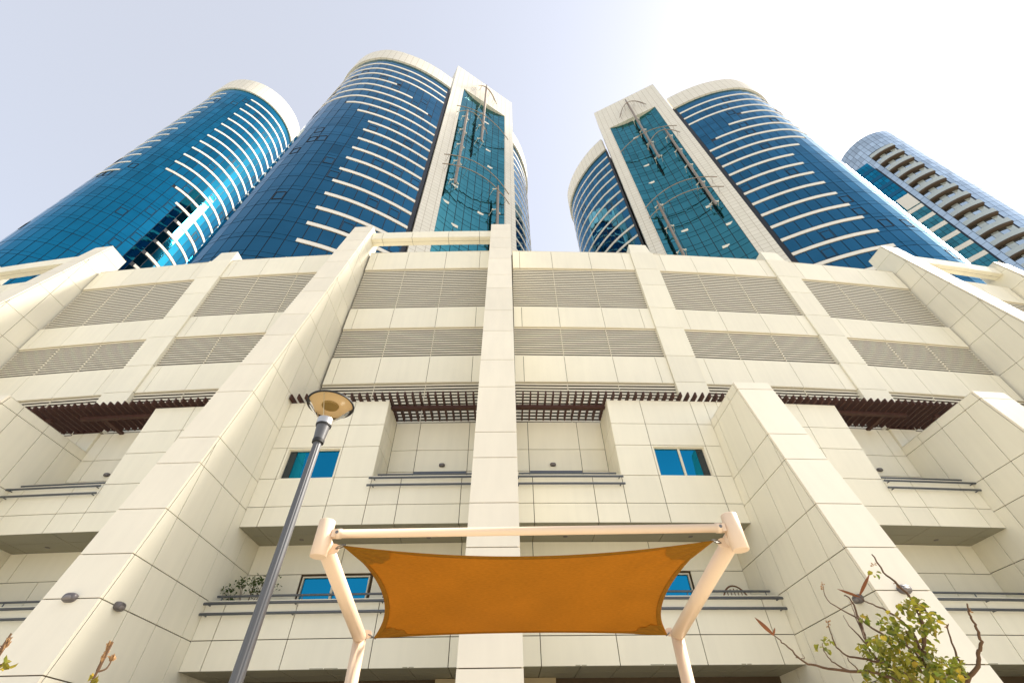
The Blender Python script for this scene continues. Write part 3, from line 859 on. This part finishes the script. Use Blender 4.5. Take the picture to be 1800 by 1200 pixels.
# ================================================================== OBJECTS
# --- cantilever shade
def canopy():
    eL = at_range(633, 1119, 7.34); eR = at_range(1190, 1115, 7.48); eL.z = eR.z = 3.2
    def pol(az, r_, z): return Vector((r_ * math.sin(R(az)), r_ * math.cos(R(az)), z))
    hL = pol(-22.8, 5.13, 3.56); hR = pol(25.65, 5.255, 3.56)
    t = thing('shade_canopy', Vector((.05, 7.1, 0)), 'peach steel cantilever shade frame stretching a tan fabric sail before the central fin', 'canopy')
    ax = (hR - hL).normalized()
    for e, h, sg in ((eL, hL, 1), (eR, hR, -1)):
        po = obj('post', *tube([Vector((e.x, e.y, 0)), e + Vector((0, 0, .015))], .083, 24), M_POST, t, smooth=False)
        for p in po.data.polygons: p.use_smooth = len(p.vertices) == 4
        V, Fc = lathe([(.0, .012), (.2, .012), (.2, 0)], (e.x, e.y, 0), 24); obj('base_plate', V, Fc, M_POST, po)
        ar = obj('arm', *tube([e - Vector((0, 0, .01)), h.lerp(e, .015) - Vector((0, 0, .02))], .083, 24), M_POST, t)
        for p in ar.data.polygons: p.use_smooth = len(p.vertices) == 4
        hd = obj('arm_head', *tube([h + Vector((0, 0, -.185)), h + Vector((0, 0, -.178)), h + Vector((0, 0, .178)), h + Vector((0, 0, .185))], [.078, .083, .083, .076], 28), M_POST, t)
        for p in hd.data.polygons: p.use_smooth = len(p.vertices) == 4
        # lugs: one for the bar, one for the sail
        b = h + ax * sg * .085 + Vector((0, 0, .045))
        lug = MB(); nrm = Vector((0, 0, 1)).cross(ax).normalized()
        def plate(c, hx, hz, th_, up=Vector((0, 0, 1)), xx=ax, nn=nrm):
            ring = []
            for q in range(9):
                an = -math.pi / 2 + math.pi * q / 8; ring.append(c + xx * sg * (hx + hz * math.cos(an)) + up * hz * math.sin(an))
            ring = [c - up * hz] + ring + [c + up * hz]
            return prism([p + nn * th_ for p in ring], -nn * 2 * th_)
        for o_ in (-.022, .022): lug.add(*plate(b + nrm * o_, .055, .04, .006))
        lg = lug.build('bar_lug', M_POST, t)
        obj('bolt', *tube([b + ax * sg * .06 - nrm * .05, b + ax * sg * .06 + nrm * .05], .017, 10), M_BOLT, lg)
        c2 = h.lerp(e, .045) + ax * sg * .09 + Vector((0, 0, -.05))
        obj('sail_lug', *plate(c2 - ax * sg * .03, .05, .05, .006), M_POST, t)
        c3 = e + ax * sg * .085 + Vector((0, 0, .03))
        obj('sail_lug', *plate(c3 - ax * sg * .03, .045, .05, .006), M_POST, t)
    bL = hL + ax * .15 + Vector((0, 0, .045)); bR = hR - ax * .15 + Vector((0, 0, .045))
    cb = obj('crossbar', *tube([bL - ax * .02, bL + ax * .03, bL + ax * .031, bR - ax * .031, bR - ax * .03, bR + ax * .02], [.05, .05, .043, .043, .05, .05], 20), M_POST, t)
    for p in cb.data.polygons: p.use_smooth = len(p.vertices) == 4
    # sail: four corners, edges drawn in, a little slack in the middle
    nl = at_range(604, 958, 5.02); nr = at_range(1254, 949, 5.13); fl = at_range(657, 1120, 7.30); fr = at_range(1173, 1114, 7.42)
    NU, NV = 56, 32
    def S(u, v):
        p = nl.lerp(nr, u).lerp(fl.lerp(fr, u), v)
        kn = 4 * u * (1 - u); ks = 4 * v * (1 - v)
        din = (fl + fr - nl - nr) * .5; din = din.normalized()
        lr = (nr - nl).normalized()
        p = p + din * (.27 * kn * (1 - v) ** 1.5 - .13 * kn * v ** 1.5)
        p = p + lr * (.265 * ks * (1 - u) ** 2.2 - .265 * ks * u ** 2.2)
        p.z += -.05 * kn * ks + .012 * math.sin(u * 9 + v * 4) * ks
        for cu_, cv_ in ((0, 0), (1, 0), (0, 1), (1, 1)):          # tension creases fanning from the corners
            du, dv = abs(u - cu_) * 4.2, abs(v - cv_) * 2.5; rr = math.hypot(du, dv)
            p.z += .011 * math.sin(13 * math.atan2(dv, du + 1e-6)) * math.exp(-((rr - .35) / .33) ** 2)
        return p
    V = [S(i / NU, j / NV) for j in range(NV + 1) for i in range(NU + 1)]
    Fc = []; uv = []
    for j in range(NV):
        for i in range(NU):
            a = j * (NU + 1) + i; f_ = (a, a + 1, a + NU + 2, a + NU + 1); Fc.append(f_)
            uv.append([((q % (NU + 1)) / NU * 4.2, (q // (NU + 1)) / NV * 2.5) for q in f_])
    sl = obj('sail', V, Fc, M_SAIL, t, uv, True)
    so = sl.modifiers.new('thickness', 'SOLIDIFY'); so.thickness = .003
    # hem strips just under the cloth
    def strip(fn, n, nm):
        V = []; Fc = []; uv = []
        for i in range(n + 1):
            a, b = fn(i / n); V += [a - Vector((0, 0, .007)), b - Vector((0, 0, .007))]
        for i in range(n):
            Fc.append((2 * i, 2 * i + 1, 2 * i + 3, 2 * i + 2)); uv.append([(i / n * 4, 0), (i / n * 4, .05), ((i + 1) / n * 4, .05), ((i + 1) / n * 4, 0)])
        o = obj(nm, V, Fc, M_HEM, sl, uv, True); md = o.modifiers.new('thickness', 'SOLIDIFY'); md.thickness = .003
    strip(lambda u: (S(u, 0), S(u, .022)), 48, 'hem'); strip(lambda u: (S(u, 1), S(u, .978)), 48, 'hem')
    strip(lambda v: (S(0, v), S(.018, v)), 32, 'hem'); strip(lambda v: (S(1, v), S(.982, v)), 32, 'hem')
    for cu, cvv, su, sv in ((0, 0, 1, 1), (1, 0, -1, 1), (0, 1, 1, -1), (1, 1, -1, -1)):
        V = [S(cu, cvv) - Vector((0, 0, .010))]; n = 12
        for q in range(n + 1):
            an = math.pi / 2 * q / n; V.append(S(cu + su * .115 * math.cos(an), cvv + sv * .15 * math.sin(an)) - Vector((0, 0, .010)))
        Fc = [(0, i, i + 1) for i in range(1, n + 1)]
        o = obj('corner_patch', V, Fc, M_HEM, sl, [[(V[i].x, V[i].y) for i in f] for f in Fc])
        md = o.modifiers.new('thickness', 'SOLIDIFY'); md.thickness = .003
    # shackles from the corners to the lugs
    for c, e, h, sg, nearc in ((nl, eL, hL, 1, True), (nr, eR, hR, -1, True), (fl, eL, hL, 1, False), (fr, eR, hR, -1, False)):
        q = (h.lerp(e, .045) + ax * sg * .12 + Vector((0, 0, -.05))) if nearc else (e + ax * sg * .10 + Vector((0, 0, .03)))
        mid = c.lerp(q, .5); d_ = (q - c); ln = max(d_.length, .06); d_ = d_.normalized(); sd_ = d_.cross(Vector((0, 0, 1))).normalized()
        pts = [c - d_ * .03 + sd_ * .0, c + sd_ * .016, mid + sd_ * .018, q + d_ * .01, mid - sd_ * .018, c - sd_ * .016, c - d_ * .03]
        obj('shackle', *tube(pts, .007, 8), M_BOLT, t)
canopy()

# --- street lamp
def street_lamp():
    b = Vector((5.1 * math.sin(R(-26.75)), 5.1 * math.cos(R(-26.75)), 0))
    t = thing('street_lamp', b, 'grey street lamp post with clear cone lantern standing beside the shade canopy', 'street lamp')
    # fluted pole
    V = []; Fc = []; seg = 48
    zs = [(0.0, .058), (2.0, .055), (4.62, .046)]
    for z, r_ in zs:
        for k in range(seg):
            a = 2 * math.pi * k / seg; rr = r_ * (1 - .07 * (1 if k % 8 in (0, 1) else 0)); V.append(b + Vector((rr * math.cos(a), rr * math.sin(a), z)))
    for i in range(len(zs) - 1):
        for k in range(seg):
            q = i * seg + k; r2 = i * seg + (k + 1) % seg; Fc.append((q, r2, r2 + seg, q + seg))
    Fc.append(tuple(range((len(zs) - 1) * seg, len(zs) * seg)))
    obj('pole', V, Fc, M_POLE, t)
    V, Fc = lathe([(.0, .02), (.13, .02), (.13, 0)], b, 24); obj('base_plate', V, Fc, M_POLE, t)
    V, Fc = lathe([(.046, 4.60), (.066, 4.60), (.068, 4.63), (.066, 4.645), (.046, 4.645)], b, 32); obj('lower_ring', V, Fc, M_BLACK, t)
    V, Fc = lathe([(.05, 4.645), (.064, 4.645), (.078, 4.83), (.05, 4.83)], b, 32); obj('collar', V, Fc, M_POLE, t, smooth=False)
    V, Fc = lathe([(.05, 4.83), (.088, 4.83), (.09, 4.85), (.06, 4.85)], b, 32); obj('upper_ring', V, Fc, M_BLACK, t)
    V, Fc = lathe([(.06, 4.85), (.092, 4.85), (.094, 4.93), (.07, 4.945), (.0, 4.945)], b, 32); obj('neck', V, Fc, M_ALU, t)
    V, Fc = lathe([(.085, 4.94), (.275, 5.155), (.279, 5.155), (.09, 4.935)], b, 48)
    lc = obj('lantern_cone', V, Fc, M_CLEAR, t, smooth=True)
    V, Fc = lathe([(.27, 5.150), (.288, 5.150), (.288, 5.166), (.27, 5.166), (.27, 5.150)], b, 48); obj('rim', V, Fc, M_BLACK, t)
    V, Fc = lathe([(.0, 5.150), (.272, 5.154), (.272, 5.17), (.15, 5.22), (.0, 5.235)], b, 48); obj('cover', V, Fc, M_LAMPTOP, t)
    V, Fc = lathe([(.0, 5.132), (.10, 5.132), (.108, 5.149), (.0, 5.149)], b, 32); obj('lens_disc', V, Fc, M_LED, t)
    for k in range(3):
        a = 2.1 * k + .5
        p0 = b + Vector((.075 * math.cos(a), .075 * math.sin(a), 4.93)); p1 = b + Vector((.255 * math.cos(a), .255 * math.sin(a), 5.152)); obj('stay', *tube([p0, p1], .006, 8), M_ALU, t)
street_lamp()

# --- bulkhead lights on the walls
def wall_light(p, n, label, group, r_=.13):
    n = n.normalized(); t = thing('wall_light', p, label, 'wall light', group)
    up = Vector((0, 0, 1)); up = (up - n * up.dot(n)).normalized(); x = up.cross(n)
    def dome(w_, h_, dp, z0, seg=20):
        V = []; Fc = []; prof = [(1.0, 0), (1.0, .45), (.9, .75), (.62, .95), (.0, 1.0)]
        for f_, e in prof:
            for k in range(seg):
                a = 2 * math.pi * k / seg; ca, sa = math.cos(a), math.sin(a)
                ca = math.copysign(abs(ca) ** .7, ca); sa = math.copysign(abs(sa) ** .7, sa)
                V.append(p + x * w_ * f_ * ca + up * (z0 + h_ * f_ * sa) + n * dp * e)
        for i in range(len(prof) - 1):
            for k in range(seg):
                q = i * seg + k; s_ = i * seg + (k + 1) % seg; Fc.append((q, s_, s_ + seg, q + seg))
        return V, Fc
    obj('casing', *dome(r_, r_ * .62, r_ * .85, 0), M_LIGHTC, t, smooth=True)
    V, Fc = dome(r_ * .8, r_ * .36, r_ * .93, -r_ * .18); obj('diffuser', V, Fc, M_DIFF, t, smooth=True)
fz = 4.52
def finnorm(i): return (W(finc(i), 1, 0) - W(finc(i), 0, 0)).normalized() + Vector((0, 0, .198))
wall_light(W(finc(-1), fd(fz) + .002, fz), finnorm(-1), 'taupe bulkhead light on the front of the tall fin beside the street lamp', 'bulkhead lights on the fins')
wall_light(W(finc(-1) + HW + .002, fd(fz) - .55, fz), W(1, 0, 0) - W(0, 0, 0), 'taupe bulkhead light on the side of the tall fin beside the street lamp', 'bulkhead lights on the fins')
wall_light(W(finc(1), fd(fz) + .002, fz), finnorm(1), 'taupe bulkhead light on the front of the short fin behind the young tree', 'bulkhead lights on the fins')
wall_light(W(finc(1) - HW - .002, fd(fz) - .55, fz), W(-1, 0, 0) - W(0, 0, 0), 'taupe bulkhead light on the side of the short fin behind the young tree', 'bulkhead lights on the fins')
bn = W(0, 1, 0) - W(0, 0, 0)
for k, s, lab in ((-1, -2.27, 'small dark oval light in the recess between street lamp and central fin'), (0, 1.68, 'small dark oval light in the recess between central fin and short fin'),
                  (-2, -14.36, 'small dark oval light in the recess beyond the tall fin with wall lamps'), (1, 13.75, 'small dark oval light in the recess beyond the short fin behind the young tree')):
    wall_light(W(s, DU + .002, 10.03), bn, lab, 'oval lights in the balcony recesses', .105)

# --- plants
def leaf(mb, p, d, n, L_, w_, fold=.25):
    d = d.normalized(); n = (n - d * n.dot(d)).normalized(); x = d.cross(n)
    P = [p, p + d * L_ * .3 + x * w_ * .5 + n * fold * w_, p + d * L_ * .7 + x * w_ * .42 + n * fold * w_ * .8, p + d * L_ - n * L_ * .12, p + d * L_ * .7 - x * w_ * .42 + n * fold * w_ * .8, p + d * L_ * .3 - x * w_ * .5 + n * fold * w_, p + d * L_ * .5]
    mb.add(P, [(0, 1, 6), (1, 2, 6), (2, 3, 6), (3, 4, 6), (4, 5, 6), (5, 0, 6)])
rnd = random.Random(11)
def rv(s=1.0): return Vector((rnd.uniform(-s, s), rnd.uniform(-s, s), rnd.uniform(-s, s)))
def smooth_line(pts, n=5):
    out = []
    for i in range(len(pts) - 1):
        p0 = pts[max(i - 1, 0)]; p1 = pts[i]; p2 = pts[i + 1]; p3 = pts[min(i + 2, len(pts) - 1)]
        for k in range(n):
            t = k / n; out.append(.5 * ((2 * p1) + (p2 - p0) * t + (2 * p0 - 5 * p1 + 4 * p2 - p3) * t * t + (3 * p1 - p0 - 3 * p2 + p3) * t ** 3))
    out.append(pts[-1]); return out
def young_tree():
    RG = 3.6
    base = at_range(1640, 1205, RG); base.z = 0
    t = thing('young_tree', base, 'young green tree with bare twigs and brown pods before the short fin', 'tree')
    def Q(x, y, r_=RG): return at_range(1400 + x / 4.5, 960 + y / 4.5, r_)
    fork = Q(1060, 1250); f2 = Q(1030, 1120)
    obj('trunk', *tube(smooth_line([base, base + Vector((.03, .02, .7)), base.lerp(fork, .75) + Vector((.02, 0, 0)), fork]), [.036 - .014 * i / 15 for i in range(16)], 10), M_TWIG, t, smooth=True)
    br = [ # (points in tree-photo coordinates, start radius, range offset)
        ([(1060, 1250), (1060, 1050), (1015, 880), (1000, 650), (930, 440), (800, 300), (690, 200), (600, 65)], .013, .0),
        ([(1060, 1250), (850, 1080), (720, 940), (620, 880), (560, 760), (500, 600), (440, 430), (375, 385)], .012, .15),
        ([(720, 940), (600, 900), (420, 870), (320, 800), (280, 700), (245, 590)], .007, -.1),
        ([(850, 1080), (640, 1000), (420, 985), (200, 950), (60, 915), (-60, 800), (-130, 740), (-180, 700)], .009, -.2),
        ([(420, 985), (300, 920), (230, 850), (205, 760)], .005, -.15),
        ([(1015, 880), (900, 660), (780, 550), (650, 480), (560, 440), (505, 400)], .008, .1),
        ([(760, 735), (640, 670), (520, 590), (380, 510), (240, 420), (205, 295)], .007, .2),
        ([(1000, 900), (900, 800), (760, 735)], .008, .15),
        ([(560, 780), (470, 680), (420, 620), (370, 545)], .005, .2),
        ([(1060, 1250), (1250, 1180), (1345, 1060), (1430, 940), (1445, 830), (1465, 770), (1440, 680), (1400, 590), (1365, 520), (1350, 455)], .012, -.1),
        ([(1340, 1060), (1300, 950), (1250, 800), (1195, 650), (1202, 615)], .007, -.05),
        ([(1060, 1050), (960, 950), (880, 780), (830, 690)], .006, -.2), ([(1015, 880), (950, 760), (880, 690), (850, 640)], .005, -.1),
        ([(1060, 1250), (980, 1150), (900, 1050), (820, 960)], .008, -.25), ([(1060, 1250), (1150, 1100), (1200, 1000), (1270, 950)], .008, .2),
        ([(930, 440), (1000, 480), (1050, 560), (1100, 580)], .005, .05), ([(0, 870), (60, 890), (45, 850)], .003, -.2),
        ([(560, 760), (470, 560), (430, 440)], .005, .3), ([(540, 700), (500, 560), (455, 480)], .004, .28), ([(500, 985), (420, 900), (400, 870)], .004, -.15),
    ]
    lines = []
    for pts, r0, dr in br:
        n = len(pts); P = smooth_line([Q(x, y, RG + dr * i / max(1, n - 1)) for i, (x, y) in enumerate(pts)], 4)
        P = [p + rv(.004) for p in P]; P[0] -= rv(.004) * 0
        obj('branch', *tube(P, [r0 * (1 - .72 * i / (len(P) - 1)) for i in range(len(P))], 7), M_TWIG, t, smooth=True); lines.append(P)
    # leaf clusters (centre, radius in tree-photo coordinates, count)
    cl = [((850, 830), 190, 150), ((720, 800), 130, 90), ((950, 1000), 200, 150), ((800, 960), 150, 90), ((620, 780), 90, 55), ((560, 830), 60, 24), ((740, 610), 85, 48), ((860, 660), 70, 30), ((930, 490), 100, 60), ((850, 480), 55, 26),
          ((990, 600), 95, 46), ((1090, 575), 60, 34), ((1050, 670), 80, 44), ((1060, 820), 50, 20), ((1060, 930), 90, 60), ((1200, 990), 130, 100), ((1150, 1060), 130, 90), ((1290, 980), 60, 36), ((600, 930), 40, 14), ((560, 1030), 55, 20), ((740, 1040), 120, 70), ((990, 1090), 170, 110), ((1250, 1070), 80, 46),
          ((540, 575), 34, 12), ((245, 750), 30, 10), ((170, 810), 24, 7), ((240, 795), 20, 5), ((612, 205), 26, 5), ((950, 440), 50, 20), ((820, 720), 55, 22), ((545, 985), 26, 8)]
    green = MB(); yel = MB()
    for (cx_, cy_), rad, n in cl:
        for _ in range(int(n * .8)):
            a = rnd.uniform(0, 6.283); q = math.sqrt(rnd.random()); dr = rnd.gauss(0, .17)
            p = Q(cx_ + rad * q * math.cos(a), cy_ + rad * q * math.sin(a) * .9, RG + dr)
            d = rv() + Vector((0, 0, -.25)); L_ = rnd.uniform(.022, .042)
            leaf(yel if rnd.random() < .10 else green, p, d, Vector((0, 0, 1)) + rv(.8), L_, L_ * rnd.uniform(.62, .85))
    green.build('crown', M_LEAF, t)['kind'] = 'stuff'; yel.build('yellow_leaves', M_LEAFY, t)['kind'] = 'stuff'
    # dry brown pods / leaves at twig ends
    def pod(x, y, x2, y2, r_, wd):
        a, b = Q(x, y, r_), Q(x2, y2, r_ - .02); mb = MB(); d = b - a; L_ = d.length; d.normalize()
        n = (EYE - a).normalized(); xx = d.cross(n).normalized()
        V = []; k = 9
        for i in range(k + 1):
            s = i / k; wv = wd * math.sin(math.pi * min(1, s * .92 + .06)) ** .8 * (1 - .3 * s)
            c = a + d * L_ * s + n * .012 * math.sin(math.pi * s)
            V += [c - xx * wv, c + n * wv * .45, c + xx * wv]
        Fc = []
        for i in range(k):
            b0 = 3 * i; Fc += [(b0, b0 + 1, b0 + 4, b0 + 3), (b0 + 1, b0 + 2, b0 + 5, b0 + 4)]
        o = obj('seed_pod', V, Fc, M_POD, t); md = o.modifiers.new('thickness', 'SOLIDIFY'); md.thickness = .004
    pod(505, 400, 322, 335, RG + .1, .009); pod(500, 385, 580, 215, RG + .1, .010)
    pod(-180, 700, -330, 560, RG - .4, .012); pod(-185, 705, -170, 640, RG - .4, .006)
    seeds = MB()
    for (x, y) in ((205, 300), (215, 330), (250, 605), (258, 630), (610, 150), (625, 140), (785, 300), (820, 330), (1378, 515), (1198, 640), (935, 435), (860, 455), (1000, 470)):
        for _ in range(6): leaf(seeds, Q(x + rnd.uniform(-10, 10), y + rnd.uniform(-14, 14), RG + .1), rv() + Vector((0, 0, .8)), rv(), .014, .008)
    seeds.build('seed_heads', M_SEED, t)['kind'] = 'stuff'
young_tree()

def grass_clump(px, py, r_, label, stems, extra):
    base = at_range(px, py, r_); base.z = 0
    t = thing('dry_plant', base, label, 'plant')
    for pts, heads in stems:
        P = smooth_line([base] + [at_range(x, y, r_) for x, y in pts], 5)
        obj('stem', *tube(P, [.006 - .0035 * i / (len(P) - 1) for i in range(len(P))], 6), M_TWIG, t)
        if heads:
            mb = MB(); n0 = int(len(P) * heads)
            for i in range(n0, len(P)):
                for _ in range(7):
                    leaf(mb, P[i] + rv(.005), (P[i] - P[i - 1]).normalized() * 1.5 + rv(.8), rv(), .022, .008)
            mb.build('seed_head', M_SEED, t)
    mb = MB()
    for x, y, n in extra:
        for _ in range(n): leaf(mb, at_range(x + rnd.uniform(-6, 6), y + rnd.uniform(-6, 6), r_ + rnd.uniform(-.04, .04)), rv(), rv(), .035, .022)
    if mb.V: mb.build('leaf', M_LEAFY, t)
grass_clump(160, 1215, 3.4, 'dry seed head on a thin stalk before the tall fin with wall lamps', [([(160, 1200), (170, 1178), (181, 1155), (192, 1134)], .62), ([(163, 1195), (172, 1181), (186, 1175), (194, 1164), (196, 1158)], .82)], [(160, 1199, 9)])
grass_clump(-40, 1215, 3.4, 'dry twig tip with one yellow leaf entering beyond the dry seed head', [([(-30, 1190), (-12, 1160), (2, 1146), (13, 1128)], .8), ([(-30, 1195), (-15, 1172), (5, 1167)], 0)], [(8, 1167, 6)])

# --- on the balconies
def potted_plant():
    s0, d0, z0 = -7.05, -.62, 4.12
    b = W(s0, d0, z0); t = thing('potted_plant', b, 'small leafy green shrub in a pot on the first floor balcony behind the lamp post', 'potted plant')
    V, Fc = lathe([(.0, 0), (.15, 0), (.2, .36), (.21, .4), (.18, .4), (.17, .36), (.0, .36)], b, 24); obj('pot', V, Fc, M_POT, t)
    mb = MB()
    tips = [(-7.62, 5.80), (-7.45, 6.05), (-7.3, 5.95), (-7.1, 6.12), (-6.98, 5.95), (-6.75, 6.0), (-6.6, 6.08), (-7.55, 5.62), (-6.85, 5.8), (-6.55, 5.95)]
    for s, z in tips:
        tip = W(s, d0 + rnd.uniform(-.2, .25), z); P = smooth_line([b + Vector((0, 0, .36)), b + Vector((0, 0, .9)) + rv(.06), b.lerp(tip, .75) + Vector((0, 0, .15)), tip], 4)
        obj('stem', *tube(P, [.012 - .008 * i / (len(P) - 1) for i in range(len(P))], 6), M_TWIG, t)
        for _ in range(36): leaf(mb, tip + Vector((rnd.gauss(0, .09), rnd.gauss(0, .09), rnd.gauss(0, .06))), rv() + Vector((0, 0, .2)), Vector((0, 0, 1)) + rv(.6), rnd.uniform(.06, .1), .045)
    mb.build('foliage', M_LEAFD, t)['kind'] = 'stuff'
potted_plant()
def wicker_chair():
    s0, d0, z0 = 6.4, -.62, 4.12
    b = W(s0, d0, z0); t = thing('wicker_chair', b, 'brown wicker chair with arched back on the first floor balcony behind the young tree', 'chair')
    ring = []
    for q in range(25):
        a = math.pi * q / 24; ring.append(W(s0 - .46 * math.cos(a), d0 - .1, z0 + .75 + 1.0 * math.sin(a) ** .8 * 1.0))
    obj('back_hoop', *tube(ring, .022, 8), M_WICK, t)
    for s_ in (-.46, .46):
        for dd in (-.1, .38): obj('leg', *tube([W(s0 + s_ * .9, d0 + dd, z0), W(s0 + s_, d0 + dd, z0 + .78)], .02, 8), M_WICK, t)
    V, Fc = hexa(s0 - .46, s0 + .46, d0 - .1, d0 + .4, z0 + .38, z0 + .45); obj('seat', V, Fc, M_WICK, t)
    for q in range(9):
        x = -.4 + .1 * q; h = .75 + 1.0 * max(0, 1 - (x / .46) ** 2) ** .4
        obj('back_cane', *tube([W(s0 + x, d0 - .1, z0 + .42), W(s0 + x, d0 - .1, z0 + h * .96)], .012, 6), M_WICK, t)
    for q in range(8):
        z = z0 + .5 + .13 * q
        obj('back_cane', *tube([W(s0 - .42, d0 - .1, z), W(s0 + .42, d0 - .1, z)], .012, 6), M_WICK, t)
wicker_chair()
